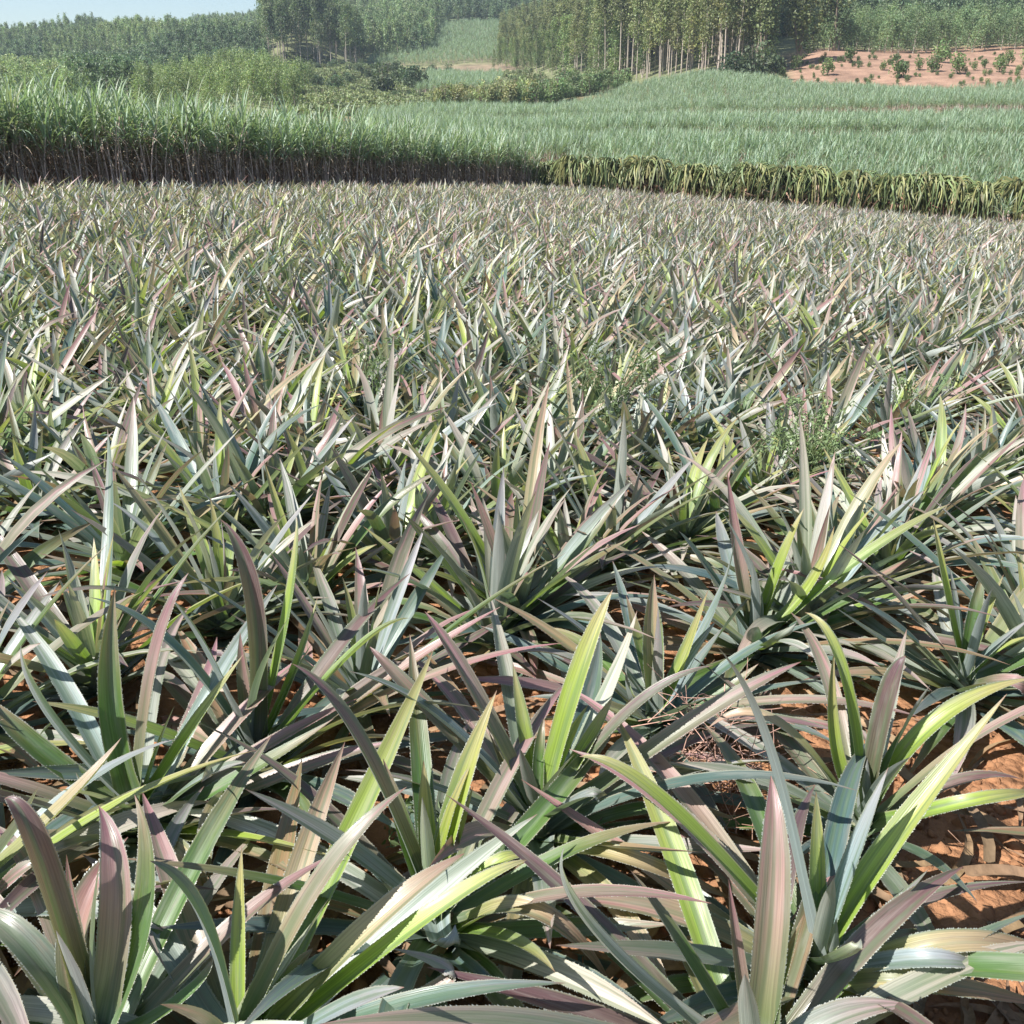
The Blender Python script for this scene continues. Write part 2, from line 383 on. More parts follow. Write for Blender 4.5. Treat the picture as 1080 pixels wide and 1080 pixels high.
def pigment(kind, n, g):
    p = np.array(PAL[kind]); u = np.linspace(0, 1, n)
    c = np.stack([np.interp(u, [.12, .5, .97], p[:, k]) for k in range(3)], 1)
    sil = np.array([.36, .42, .40]); w = np.clip(1-u/.14, 0, 1)[:, None]*(0 if kind == 'dry' else .65)
    c = c*(1-w) + sil*w
    return c*g.uniform(.85, 1.15)*np.array([g.uniform(.94, 1.06), 1, g.uniform(.92, 1.08)])
def leaf_width(n, w, g):
    u = np.linspace(0, 1, n)
    prof = np.interp(u, [0, .06, .2, .45, .65, .8, .92, 1], [1.45, 1.2, .95, 1.0, .88, .6, .27, .015])
    return w*prof
def curve_leaf(acc, base, phi, th0, bend, L, w, kind, g, n=12, nc=5, teeth=0, depth=.2):
    u = np.linspace(0, 1, n); th = th0 + bend*u**1.6
    ph = phi + g.normal(0, .10)*u**2*2
    d = np.stack([np.sin(th)*np.cos(ph), np.sin(th)*np.sin(ph), np.cos(th)], 1)
    P = base + np.concatenate([[np.zeros(3)], np.cumsum((d[1:]+d[:-1])*.5*L/(n-1), 0)])
    Sd = np.broadcast_to([-math.sin(phi), math.cos(phi), 0], (n, 3)).copy()
    tw = g.normal(0, .35)*u + (g.normal(0, 1.0)*u**2 if g.random() < .25 else 0)
    T = norm(np.gradient(P, axis=0)); Nn = np.cross(T, Sd)
    Sd = Sd*np.cos(tw)[:, None] + Nn*np.sin(tw)[:, None]
    strip(acc, P, Sd, leaf_width(n, w, g), pigment(kind, n, g), g.random(), nc, depth, teeth)
def random_leaf_spec(f, i, g):
    """f 0 = oldest and lowest, 1 = youngest"""
    phi = i*2.39996 + g.normal(0, .18)
    th0 = R(np.interp(f, [0, .3, .6, .85, 1], [74, 62, 44, 26, 12])) + g.normal(0, .13)
    bend = R(np.interp(f, [0, .4, .8, 1], [42, 36, 20, 8]))*g.uniform(.1, 1.5)
    L = np.interp(f, [0, .3, .6, .85, 1], [.52, .70, .74, .56, .34])*g.uniform(.8, 1.18)
    w = np.interp(f, [0, .4, .8, 1], [.050, .058, .052, .036])*g.uniform(.85, 1.18)
    if f < .34: ks, ps = ['grey', 'teal', 'tan', 'pink', 'green', 'dry', 'bronze'], [.20, .32, .06, .08, .19, .07, .08]  # darker pigments on the low leaves paint in the shade of the gaps
    elif f < .75: ks, ps = ['pale', 'grey', 'pink', 'silver', 'teal', 'green', 'bronze', 'tan', 'ygreen', 'white'], [.23, .14, .15, .13, .08, .09, .05, .05, .06, .02]  # paler pigments on the upper leaves stand in for sheen and haze
    else: ks, ps = ['ygreen', 'green', 'silver', 'pink', 'pale'], [.27, .13, .22, .16, .22]
    if g.random() < .1: L *= 1.25
    return phi, th0, bend, L, w, str(g.choice(ks, p=ps))
def stem_acc(g):
    a = Acc()
    z = np.array([-.06, 0, .03, .06, .09, .11]); r = np.array([.028, .03, .034, .03, .02, .006])
    tube(a, np.c_[np.zeros(6), np.zeros(6), z], r, 10, (.25, .26, .17), g.random())
    return a
def leaf_base(f, phi, g):
    return np.array([math.cos(phi), math.sin(phi), 0])*np.interp(f, [0, 1], [.034, .006]) + np.array([0, 0, np.interp(f, [0, 1], [.015, .10])])
PINE = []
for k in range(14):
    g = np.random.default_rng(100+k); no = int(g.integers(36, 46))
    st, ou, he = stem_acc(g), Acc(), Acc()
    for i in range(no):
        f = i/(no-1); ph, t0, b, L, w, kd = random_leaf_spec(f, i, g)
        curve_leaf(ou if f < .72 else he, leaf_base(f, ph, g), ph, t0, b, L, w, kd, g, n=9, nc=3, depth=.22)
    full = Acc().merge(st).merge(ou).merge(he)
    PINE.append(dict(parts=[('stem', st.mesh('stem', [M_PINE])), ('outer_leaves', ou.mesh('outer_leaves', [M_PINE])), ('heart_leaves', he.mesh('heart_leaves', [M_PINE]))], full=full.mesh('pineapple_plant', [M_PINE])))

# the nearest plants, leaf by leaf: (base pixel), label, leaves (mid px, py, height; tip px, py, height; width; kind)
HERO = [
 ((855, 1050), 'foremost bright yellow green pineapple plant beside the bare orange soil, one very long slanting leaf', [
   (935, 900, .42, 1062, 732, .60, .054, 'ygreen'), (863, 945, .38, 858, 878, .50, .034, 'green'), (812, 805, .45, 757, 683, .58, .040, 'silver'),
   (930, 970, .30, 980, 916, .40, .036, 'silver'), (1000, 996, .26, 1130, 1018, .12, .046, 'tan'), (965, 1014, .24, 1030, 1018, .22, .04, 'silver'),
   (960, 1038, .2, 1110, 1062, .06, .046, 'tan'), (705, 855, .40, 611, 798, .50, .050, 'ygreen'), (874, 1010, .38, 882, 968, .46, .03, 'white'), (890, 1010, .36, 908, 990, .42, .03, 'ygreen'),
   (960, 960, .32, 1090, 930, .2, .045, 'bronze')]),
 ((905, 892), 'pineapple plant with a rusty bronze upright leaf, just behind the foremost plant by the soil', [
   (878, 785, .5, 880, 684, .66, .044, 'ygreen'), (886, 708, .52, 849, 646, .66, .042, 'ygreen'), (936, 742, .5, 955, 692, .6, .050, 'bronze'),
   (910, 860, .34, 915, 800, .46, .042, 'silver'), (985, 765, .46, 1090, 715, .5, .05, 'ygreen'), (1015, 850, .28, 1095, 835, .26, .045, 'ygreen'),
   (1005, 828, .3, 1078, 822, .26, .044, 'bronze'), (820, 765, .3, 745, 770, .2, .04, 'tan')]),
 ((792, 700), 'pineapple plant with a wide fan of blue grey and lime leaves behind the rusty one', [
   (823, 598, .45, 848, 536, .62, .045, 'ygreen'), (780, 600, .45, 767, 498, .66, .046, 'pink'), (851, 622, .4, 880, 555, .55, .04, 'ygreen'), (905, 592, .42, 1003, 531, .5, .045, 'ygreen'),
   (748, 606, .38, 716, 560, .5, .05, 'teal'), (812, 682, .3, 840, 657, .4, .045, 'ygreen'), (795, 620, .42, 762, 540, .6, .045, 'silver'), (900, 655, .3, 985, 617, .32, .04, 'tan')]),
 ((1012, 742), 'pineapple plant with a clear lime heart and silver base above the orange soil', [
   (994, 615, .52, 984, 546, .66, .044, 'ygreen'), (1026, 650, .42, 1038, 602, .55, .042, 'green'), (955, 640, .42, 882, 572, .55, .046, 'pink'), (1050, 690, .34, 1100, 668, .4, .05, 'ygreen'), (1045, 690, .36, 1090, 650, .46, .045, 'silver'), (950, 690, .34, 880, 640, .4, .045, 'teal'), (1060, 720, .3, 1110, 735, .2, .05, 'pink')]),
 ((568, 898), 'pineapple plant with a silver cup of leaf bases and one tall bright green leaf', [
   (608, 722, .56, 646, 622, .74, .050, 'ygreen'), (618, 790, .48, 646, 735, .60, .042, 'ygreen'), (568, 800, .5, 574, 757, .58, .026, 'green'), (664, 755, .46, 752, 702, .54, .050, 'bronze'),
   (730, 765, .46, 845, 698, .55, .052, 'pink'), (498, 728, .52, 448, 645, .66, .044, 'pink'), (470, 765, .46, 368, 708, .55, .050, 'silver'), (450, 748, .42, 390, 682, .52, .042, 'pink'),
   (575, 840, .38, 606, 795, .48, .046, 'silver'), (610, 845, .3, 640, 838, .3, .045, 'silver'), (540, 830, .42, 515, 770, .55, .03, 'green'), (540, 850, .35, 510, 832, .36, .05, 'teal'), (650, 905, .22, 776, 950, .06, .050, 'tan')]),
 ((458, 1000), 'low pineapple plant with twin bright green upright leaves, in front of the silver cupped plant', [
   (482, 850, .48, 524, 728, .68, .050, 'ygreen'), (425, 880, .42, 404, 800, .55, .044, 'green'), (380, 790, .5, 308, 700, .62, .052, 'bronze'), (370, 900, .36, 258, 832, .42, .048, 'silver'),
   (555, 962, .26, 648, 1045, .06, .052, 'tan'), (470, 1000, .2, 480, 975, .24, .05, 'silver'), (500, 1030, .14, 545, 1075, .04, .04, 'teal'), (470, 880, .44, 500, 800, .6, .03, 'ygreen'), (520, 915, .3, 556, 905, .34, .04, 'ygreen')]),
 ((690, 778), 'pineapple plant with a broad tan upright leaf beside two lime leaves, behind the dry twigs', [
   (685, 676, .46, 690, 606, .6, .052, 'tan'), (714, 712, .48, 747, 622, .64, .044, 'ygreen'), (665, 740, .34, 660, 700, .45, .04, 'silver'), (640, 690, .4, 565, 630, .52, .045, 'silver'), (755, 735, .36, 800, 700, .4, .045, 'green'), (610, 700, .32, 540, 690, .3, .045, 'grey')]),
 ((150, 892), 'pineapple plant with tall green and pink upright leaves beside a broad silver leaf', [
   (117, 745, .55, 121, 620, .76, .052, 'green'), (165, 700, .55, 199, 604, .7, .046, 'pink'), (195, 785, .46, 257, 690, .6, .052, 'ygreen'), (40, 790, .44, -12, 735, .52, .048, 'green'), (48, 755, .46, 22, 680, .58, .05, 'silver'),
   (255, 822, .38, 352, 758, .44, .050, 'green'), (100, 850, .36, 80, 815, .44, .06, 'silver'), (190, 900, .2, 225, 960, .05, .04, 'tan'), (60, 900, .26, -20, 960, .1, .045, 'pink')]),
 ((272, 832), 'pineapple plant with a pink tipped spear leaf beside a nearly black folded leaf', [
   (272, 730, .46, 304, 652, .60, .046, 'silver'), (312, 710, .48, 335, 630, .6, .04, 'ygreen'), (307, 640, .6, 313, 545, .78, .044, 'ygreen'), (268, 640, .56, 233, 548, .7, .044, 'bronze'), (185, 688, .46, 95, 630, .55, .052, 'teal'),
   (222, 700, .46, 178, 628, .58, .046, 'silver'), (370, 692, .44, 432, 652, .52, .044, 'ygreen'), (415, 715, .42, 528, 640, .52, .054, 'pink'), (250, 800, .36, 235, 750, .44, .05, 'teal'), (225, 860, .22, 222, 955, .04, .042, 'tan')]),
 ((110, 1140), 'pineapple plant cut by the frame bottom with crossed dark and pink spears in the corner', [
   (82, 985, .52, 135, 883, .66, .056, 'pink'), (44, 908, .52, 5, 842, .62, .042, 'bronze'), (124, 950, .56, 104, 850, .70, .052, 'pink'), (157, 955, .56, 142, 838, .74, .050, 'green'), (205, 1045, .42, 221, 1002, .5, .03, 'green'), (30, 1000, .42, -30, 960, .46, .05, 'grey')]),
 ((256, 1150), 'pineapple plant cut by the frame bottom, one big pink and one yellow tan leaf', [
   (335, 945, .52, 429, 830, .66, .060, 'pink'), (388, 985, .48, 490, 900, .58, .058, 'tan'), (450, 972, .38, 556, 907, .42, .046, 'ygreen'), (212, 975, .42, 158, 908, .5, .044, 'teal'), (470, 1045, .28, 412, 1000, .34, .046, 'pink'), (300, 1040, .44, 330, 1000, .5, .03, 'green')]),
 ((790, 1165), 'pineapple plant cut by the frame bottom with a reddish spear leaf and arching green leaf', [
   (814, 950, .56, 813, 818, .74, .056, 'pink'), (722, 1010, .44, 665, 918, .55, .044, 'green'), (630, 990, .40, 595, 893, .52, .040, 'white'), (870, 1080, .3, 960, 1060, .2, .05, 'grey'), (640, 1080, .3, 450, 1020, .3, .046, 'bronze')]),
 ((-60, 1000), 'pineapple plant mostly outside the frame, one yellow green leaf with a pink tip leaning in', [
   (62, 858, .42, 128, 778, .52, .048, 'tan'), (0, 900, .42, 40, 830, .5, .05, 'silver')]),
]
near_xy = []
def qbez(a, b, c, n):
    # b is a point ON the curve at half way
    k = 2*b - .5*(a+c); t = np.linspace(0, 1, n)[:, None]
    return a*(1-t)**2 + 2*k*t*(1-t) + c*t*t
for hi, (bp, lab, leaves) in enumerate(HERO):
    g = np.random.default_rng(500+hi)
    B = at(*bp); near_xy.append(B[:2])
    root = empty('pineapple_plant', B, label=lab, cat='pineapple plant', group='pineapple plants of the field')
    link('stem', stem_acc(g).mesh('stem', [M_PINE]), root)
    def leaf(acc, kd):
        o = link('leaf', acc.mesh('leaf', [M_PINE]), root); o['label'] = LEAF_LABEL[kd]
    used = []
    for (mx, my, mh, tx, ty, th, w, kd) in leaves:
        if ty < bp[1]-62:                        # an upright or slanting leaf: leans a little away (upper face seen) or towards us
            L2 = max((bp[1]-ty)/330, .35)
            ln = {'silver': -.10, 'white': -.12, 'teal': -.05, 'bronze': .06}.get(kd, .17)*L2*g.uniform(.8, 1.25)
            ry = ray(tx, ty); Tp = np.array([0, 0, CZ]) + ry*((B[1]+ln)/ry[1]) - B
            ry = ray(mx, my); Mp = np.array([0, 0, CZ]) + ry*((B[1]+ln*.30)/ry[1]) - B
        else: Mp, Tp = at(mx, my, mh)-B, at(tx, ty, th)-B
        phi = math.atan2(Tp[1], Tp[0]); used.append(phi)
        upness = Tp[2]/np.linalg.norm(Tp)
        b0 = leaf_base(np.clip((upness-.2)/.7, 0, 1), phi, g)
        P = qbez(b0, Mp, Tp, 22)
        hz = norm((Tp[:2]-b0[:2])[None])[0]
        Sd = np.broadcast_to([-hz[1], hz[0], 0], (22, 3)).copy()
        # near-upright leaves turn a flank to the sun
        tw = g.normal(0, .25)*np.linspace(.3, 1, 22); T = norm(np.gradient(P, axis=0)); Nn = np.cross(T, Sd); Sd = Sd*np.cos(tw)[:, None] + Nn*np.sin(tw)[:, None]
        a = Acc(); strip(a, P, Sd, leaf_width(22, w*1.05, g), pigment(kd, 22, g), g.random(), 7, .27, teeth=6); leaf(a, kd)
    nf = 30
    for i in range(nf):
        f = (i/(nf-1))*.62 if i < nf-3 else .97
        ph, t0, b, L, w, kd = random_leaf_spec(f, i, g)
        if hi < 2 and f < .5 and math.cos(ph+.1) > .35: continue        # bare soil on that flank
        a = Acc(); curve_leaf(a, leaf_base(f, ph, g), ph, t0 + .04, b, L*.88, w*.88, kd, g, n=16, nc=5, teeth=6); leaf(a, kd)

# the rest of the field: rows running away to the right
RD = np.array([.629, .777]); RN = np.array([.777, -.629])
CL0, CL1 = np.array([-16.2, 12.0]), np.array([.9, 45.5])             # foot of the tall cane
HL0, HL1 = np.array([.2, 46.9]), np.array([22.5, 35.3])              # foot of the cactus hedge
def side_of(p, a, b): return (b[0]-a[0])*(p[:, 1]-a[1]) - (b[1]-a[1])*(p[:, 0]-a[0])
rows = list(-1.92-.64*np.arange(1, 64)) + [-1.92, -1.17, -.55] + list(.35+.80*np.arange(0, 46))
pts = []
g = np.random.default_rng(42)
for r in rows:
    s = np.arange(-25, 75, .36); s = s + g.normal(0, .07, len(s)) + g.uniform(0, .4)
    n = r + g.normal(0, .045, len(s))
    pts.append(s[:, None]*RD + n[:, None]*RN)
pts = np.concatenate(pts)
dl = np.linalg.norm(CL1-CL0); dh = np.linalg.norm(HL1-HL0)
ok = (side_of(pts, CL0, CL1)/dl < -.9) & (side_of(pts, HL0, HL1)/dh < -1.0) & (pts[:, 1] > 1.25) & (np.abs(pts[:, 0]) < pts[:, 1]*.62+1.2)
pts = pts[ok]
hx = np.array(near_xy)
dmin = np.min(np.linalg.norm(pts[:, None]-hx[None], axis=2), 1)
pts = pts[dmin > .31]
# thin spots where the soil or weeds show
gap = np.zeros(len(pts), bool)
for (x, y, rr) in [(1000, 900, .40), (1040, 960, .38), (1075, 870, .3), (1060, 790, .16), (665, 680, .12), (680, 405, .3), (850, 480, .3), (950, 520, .2)]:
    c = at(x, y)[:2]; gap |= np.linalg.norm(pts-c, axis=1) < rr
pts = pts[~gap]
dep = pts[:, 1]; inview = np.abs(pts[:, 0]) < dep*.5+.35
order = np.argsort(np.where(inview, np.hypot(pts[:, 0], pts[:, 1]), 1e6))
ind, rest = order[:286], order[286:]
ROWLAB = {0: 'grey green pineapple plant crowded among its neighbours in the near rows',
          1: 'pineapple plant of pink, grey and lime leaves packed into the middle rows',
          2: 'pineapple plant on the thinner rows by the soil gap, leaves leaning over the furrow'}
for k in ind:
    x, y = pts[k]; d = math.hypot(x, y)
    kind = 2 if x > .25*y+.2 else (0 if d < 4.6 else 1)
    place(PINE[int(g.integers(14))]['parts'], 'pineapple_plant', (x, y, float(gz(x, y))), (g.normal(0, .09), g.normal(.07 if x < .1*y else .17, .09), g.uniform(0, 6.28)), g.uniform(.80, 1.06)*np.interp(y, [2, 5], [.98, .86]),
          label=ROWLAB[kind], cat='pineapple plant', group='pineapple plants of the field')
P3 = np.c_[pts[rest], gz(pts[rest, 0], pts[rest, 1])]; n = len(rest)
scatter('pineapple_field', [p['full'] for p in PINE], P3, np.c_[g.normal(0, .09, n), g.normal(.10, .09, n), g.uniform(0, 6.28, n)], g.uniform(.66, .90, n), g.integers(0, 14, n),
        'grey pink mass of pineapple plants filling the far part of the field', 'pineapple plants', 'field_pineapple')
print('pineapples', len(pts), 'cam dist of last individual', math.hypot(*pts[ind[-1]]))

# ------------------------------------------------------------------ soil clods, litter, weeds, twigs
CLODS = []
for k in range(5):
    gg = np.random.default_rng(k)
    th = np.linspace(0, np.pi, 6); V = []
    for t in th:
        for a in np.arange(8)*np.pi/4: V.append([math.sin(t)*math.cos(a), math.sin(t)*math.sin(a), .7*math.cos(t)])
    V = np.array(V)*gg.uniform(.6, 1.25, (48, 1)); i, j = np.meshgrid(np.arange(5), np.arange(8), indexing='ij')
    q = (i*8+j).ravel(); q2 = (i*8+(j+1) % 8).ravel()
    CLODS.append(Acc().add(V, np.c_[q, q+8, q2+8, q2], (.42, .21, .105)).mesh('soil_clod', [M_CLOD]))
n = 9000; yy = 1.2 + g.random(n)**1.6*7; xx = g.uniform(-.62, .62, n)*(yy+.6)
scatter('soil_clods', CLODS, np.c_[xx, yy, gz(xx, yy)], g.uniform(0, 6.28, (n, 3)), np.exp(g.normal(-4.6, .55, n)), g.integers(0, 5, n), 'crumbly orange brown soil clods lying between the pineapple rows', 'soil', 'field_clod')
LIT = []
for k in range(6):
    gg = np.random.default_rng(60+k); a = Acc()
    u = np.linspace(0, 1, 8); P = np.c_[u*.3-.15, .03*np.sin(u*4+k), .02+.03*np.sin(u*3.1)*gg.random()]
    strip(a, P, np.tile([[0, 1., .2*gg.normal()]], (8, 1)), .03*np.interp(u, [0, .5, 1], [.9, 1, .1]), pigment('dry', 8, gg), .3, 3, .3)
    LIT.append(a.mesh('dry_leaf', [M_DRY]))
n = 1100; yy = 1.2 + g.random(n)**1.5*8; xx = g.uniform(-.62, .62, n)*(yy+.6)
scatter('leaf_litter', LIT, np.c_[xx, yy, gz(xx, yy)+.005], np.c_[g.normal(0, .15, n), g.normal(0, .15, n), g.uniform(0, 6.28, n)], g.uniform(.4, 1.3, n), g.integers(0, 6, n), 'dry brown fallen leaves littering the soil under the plants', 'dead leaves', 'field_litter')

def weed(px, py, rad, n, seed, lab, h=.16, base_h=.0):
    gg = np.random.default_rng(seed); B = at(px, py, base_h*1.35+.06); B[2] = float(gz(B[0], B[1])); root = empty('creeping_weed', B, label=lab, cat='weed', group='weeds among the rows')
    vs, ls = Acc(), Acc()
    for i in range(n):
        a = gg.uniform(0, 6.28); d = gg.uniform(.3, 1)*rad; m = 9; u = np.linspace(0, 1, m)
        P = np.c_[np.cos(a)*d*u, np.sin(a)*d*u, base_h + h*np.sin(u*2.6)*gg.uniform(.5, 1.3) + .02] + np.cumsum(gg.normal(0, .012, (m, 3)), 0)
        P[:, 2] = np.maximum(P[:, 2], .01)
        tube(vs, P, .0018, 4, (.17, .22, .09))
        C = P[gg.integers(1, m, 22)] + gg.normal(0, .013, (22, 3))
        cards(ls, C, gg.uniform(.016, .034, 22), gg.uniform(.008, .016, 22), gg, np.array([[.20, .27, .12]])*gg.uniform(.7, 1.3, (22, 1)))
    link('vine', vs.mesh('vine', [M_FOL]), root); link('foliage', ls.mesh('foliage', [M_FOL], False), root)
weed(645, 430, .42, 34, 1, 'sprawling pale green weed in the shaded hollow between rows', .35, .26)
weed(850, 480, .40, 44, 2, 'feathery pale green weed over the furrow beside the fan leaved plants', .28, .24)
weed(960, 430, .3, 16, 5, 'small leafy weed half hidden in the thin rows farther back', .25, .15)
weed(441, 868, .07, 6, 3, 'tiny bright green seedling weed in a dark gap between leaves', .06, .04)
weed(395, 400, .2, 10, 4, 'small climbing weed among the crowded middle rows', .3, .25)
gg = np.random.default_rng(9); a = Acc(); B = at(748, 850, 0)
for i in range(120):
    L = gg.uniform(.08, .26); d = norm(gg.normal(0, 1, 3)*np.array([1, .7, .55]) + np.array([.0, 0, .35]))
    c = np.array([gg.normal(0, .07), gg.normal(0, .07), .16+gg.normal(0, .07)]); u = np.linspace(-.5, .5, 6)[:, None]
    P = c + d*u*L + norm(gg.normal(size=3))*(u**2-.08)*gg.uniform(0, .18); P[:, 2] = np.maximum(P[:, 2], .004)
    tube(a, P, np.linspace(.0016, .0007, 6), 4, np.array([.50, .30, .23])*gg.uniform(.6, 1.3))
for i in range(110):
    L = gg.uniform(.06, .2); u = np.linspace(-.5, .5, 5)[:, None]; an = gg.uniform(0, 6.28)
    c = np.array([gg.normal(0, .22), gg.normal(0, .18)-.12, .02+abs(gg.normal(0, .07))]); d = np.array([math.cos(an), math.sin(an), gg.normal(0, .25)])
    P = c + d*u*L; P[:, 2] = np.maximum(P[:, 2], .004); tube(a, P, .0011, 4, np.array([.33, .2, .14])*gg.uniform(.6, 1.3))
tag(link('dry_twigs', a.mesh('dry_twigs', [M_DRY]), loc=B), 'tangle of dry reddish brown twigs caught between the foreground pineapple plants', 'twigs', None, 'stuff')

# ------------------------------------------------------------------ sugar cane
def cane_clump(seed, ns=4, h=1.6, spread=.16, green=(.285, .36, .255), dry=True):
    g = np.random.default_rng(seed); st, gl, dl_ = Acc(), Acc(), Acc()
    for s in range(ns):
        x, y = g.normal(0, spread, 2); hh = h*g.uniform(.8, 1.12); ln = g.normal(0, .06, 2); m = 6; u = np.linspace(0, 1, m)
        P = np.c_[x+ln[0]*u**2*3*hh*.5, y+ln[1]*u**2*3*hh*.5, u*hh]
        tube(st, P, np.linspace(.017, .012, m), 6, np.array([.42, .32, .28])*g.uniform(.5, 1.5), g.random())
        nb = int(g.integers(9, 12))
        for b in range(nb):
            f = b/(nb-1); z = hh*((.66 if dry else .5)+(.34 if dry else .5)*f); k = min(int(z/hh*(m-1)), m-2); base = P[k]+(P[k+1]-P[k])*(z/hh*(m-1)-k)
            ph = b*2.6+g.normal(0, .5); n = 8; uu = np.linspace(0, 1, n); th = R(np.interp(f, [0, 1], [38, 7]))+R(np.interp(f, [0, 1], [95, 42]))*g.uniform(.4, 1.3)*uu**1.7
            L = g.uniform(.7, 1.05); d = np.stack([np.sin(th)*math.cos(ph), np.sin(th)*math.sin(ph), np.cos(th)], 1)
            Q = base + np.concatenate([[np.zeros(3)], np.cumsum(d[1:]*L/(n-1), 0)])
            c = np.array(green)*g.uniform(.75, 1.25)*np.array([g.uniform(.9, 1.15), 1, g.uniform(.85, 1.1)])
            strip(gl, Q, np.tile([[-math.sin(ph), math.cos(ph), 0]], (n, 1)), .042*np.interp(uu, [0, .3, .7, 1], [.6, 1, .7, .04]), np.tile(c, (n, 1)), g.random(), 3, .2)
        if dry:
            for b in range(7):
                z = hh*g.uniform(.35, .85); ph = g.uniform(0, 6.28); n = 6; uu = np.linspace(0, 1, n); th = R(g.uniform(20, 60))+R(g.uniform(90, 140))*uu**.8
                L = g.uniform(.35, .8); d = np.stack([np.sin(th)*math.cos(ph), np.sin(th)*math.sin(ph), np.cos(th)], 1)
                Q = np.array([x, y, z]) + np.concatenate([[np.zeros(3)], np.cumsum(d[1:]*L/(n-1), 0)])
                strip(dl_, Q, np.tile([[-math.sin(ph), math.cos(ph), 0]], (n, 1)), .028*np.interp(uu, [0, .3, .7, 1], [.6, 1, .7, .1]), np.tile(np.array([.44, .34, .25])*g.uniform(.4, 1.2), (n, 1)), g.random(), 3, .3)
    parts = [('stalks', st.mesh('stalks', [M_STALK])), ('green_leaves', gl.mesh('green_leaves', [M_CANE]))]
    full = Acc().merge(st, 0).merge(gl, 1)
    if dry: parts.append(('dry_leaves', dl_.mesh('dry_leaves', [M_DRY]))); full.merge(dl_, 2)
    return parts, full.mesh('cane', [M_STALK, M_CANE, M_DRY])
CANE = [cane_clump(200+k) for k in range(8)]
along = norm((CL1-CL0)[None])[0]; nrm = np.array([-along[1], along[0]])
g = np.random.default_rng(77); Lc = np.linalg.norm(CL1-CL0)
cp = []
for row in range(4):
    s = np.arange(4.0, Lc+.3, .42)+g.normal(0, .08, len(np.arange(4.0, Lc+.3, .42)))
    cp += [CL0+along*a+nrm*(row*.5+g.normal(0, .08)) for a in s]
cp = np.array(cp); rest_c = []
cp = cp[np.argsort(np.hypot(cp[:, 0], cp[:, 1]) + side_of(cp, CL0, CL1)/dl*4)]
for k, p in enumerate(cp[:300]):
    place(CANE[int(g.integers(8))][0], 'sugarcane_plant', (p[0], p[1], float(gz(*p))), (g.normal(0, .03), g.normal(0, .03), g.uniform(0, 6.28)), g.choice([g.uniform(.90, 1.08), g.uniform(1.05, 1.18)], p=[.8, .2]),
          label='tall sugarcane clump with dark stalks on the front edge of the cane stand', cat='sugarcane', group='sugarcane along the edge of the pineapple field')
fill = list(cp[300:])
for row in range(4, 26):
    s = np.arange(-1, Lc+.8, .5); fill += [CL0+along*a+nrm*(row*.6)+g.normal(0, .1, 2) for a in s]
for row in range(4): fill += [CL0+along*a+nrm*(row*.5) for a in np.arange(-1, 4, .45)]
fill = np.array(fill); fill = fill[(540+1122*fill[:, 0]/fill[:, 1]) > -260]; n = len(fill)
scatter('sugarcane_stand', [c[1] for c in CANE], np.c_[fill, gz(fill[:, 0], fill[:, 1])], np.c_[g.normal(0, .03, n), g.normal(0, .03, n), g.uniform(0, 6.28, n)], g.uniform(.86, 1.05, n), g.integers(0, 8, n),
        'tall green sugarcane mass behind its dark stalked front edge', 'sugarcane', 'stand_cane')
# cane terraces on the slope beyond the hedge
CANE2 = [cane_clump(300+k, 4, .95, .22, (.265, .345, .24), False)[1] for k in range(6)]
def slope_far(px): return np.interp(px, [380, 540, 600, 640, 660, 700, 760, 800, 850, 1000, 1100, 1300], [116, 142, 149, 158, 168, 178, 176, 163, 145, 143, 150, 152])
D = []
y = 45.0
while y < 170:
    x = np.arange(-.14*y, .75*y+4, .85 if y < 90 else 1.05); D.append(np.c_[x, np.full(len(x), y)]); y += .8 if y < 90 else 1.05
D = np.concatenate(D); D += g.normal(0, .25, D.shape); px = 540+1122*D[:, 0]/D[:, 1]
near = (side_of(D, HL0, HL1)/dh > 1.3) & ((side_of(D, CL0, CL1)/dl < 1.5) | (D[:, 1] > 58))
t1, t2 = terraces(px)
ok = near & (D[:, 1] < slope_far(px)) & ~((D[:, 1] > t1-1.4) & (D[:, 1] < t1+.5)) & ~((D[:, 1] > t2-1.0) & (D[:, 1] < t2+.5))
D = D[ok]; n = len(D); print('slope cane', n)
scatter('sugarcane_terraces', CANE2, np.c_[D, gz(D[:, 0], D[:, 1])], np.c_[g.normal(0, .05, n), g.normal(0, .05, n), g.uniform(0, 6.28, n)], g.uniform(.85, 1.15, n), g.integers(0, 6, n),
        'pale blue green young sugarcane covering the terraced slope beyond the hedge', 'sugarcane', 'terrace_cane')
# the two cane patches higher up the valley
Q = []
for (p0, p1, d0, d1, stp) in ((392, 552, 306, 412, 2.0), (440, 532, 205, 262, 1.7)):
    yv = np.arange(d0, d1, stp)
    for y in yv:
        f = (y-d0)/(d1-d0); lo = p0 + (70*f**1.5 if p0 < 400 else 18*f); hi = p1 - (14*f if p0 < 400 else 20*(1-f))
        x = np.arange((lo-540)/1122*y, (hi-540)/1122*y, stp*.8); Q.append(np.c_[x, np.full(len(x), y)])
Q = np.concatenate(Q); Q += g.normal(0, .3, Q.shape); n = len(Q)
scatter('sugarcane_patch', CANE2, np.c_[Q, gz(Q[:, 0], Q[:, 1])], np.c_[np.zeros((n, 2)), g.uniform(0, 6.28, n)], g.uniform(1.2, 1.6, n), g.integers(0, 6, n),
        'light green cane patches in the clearings up the valley below the forest', 'sugarcane', 'valley_cane')

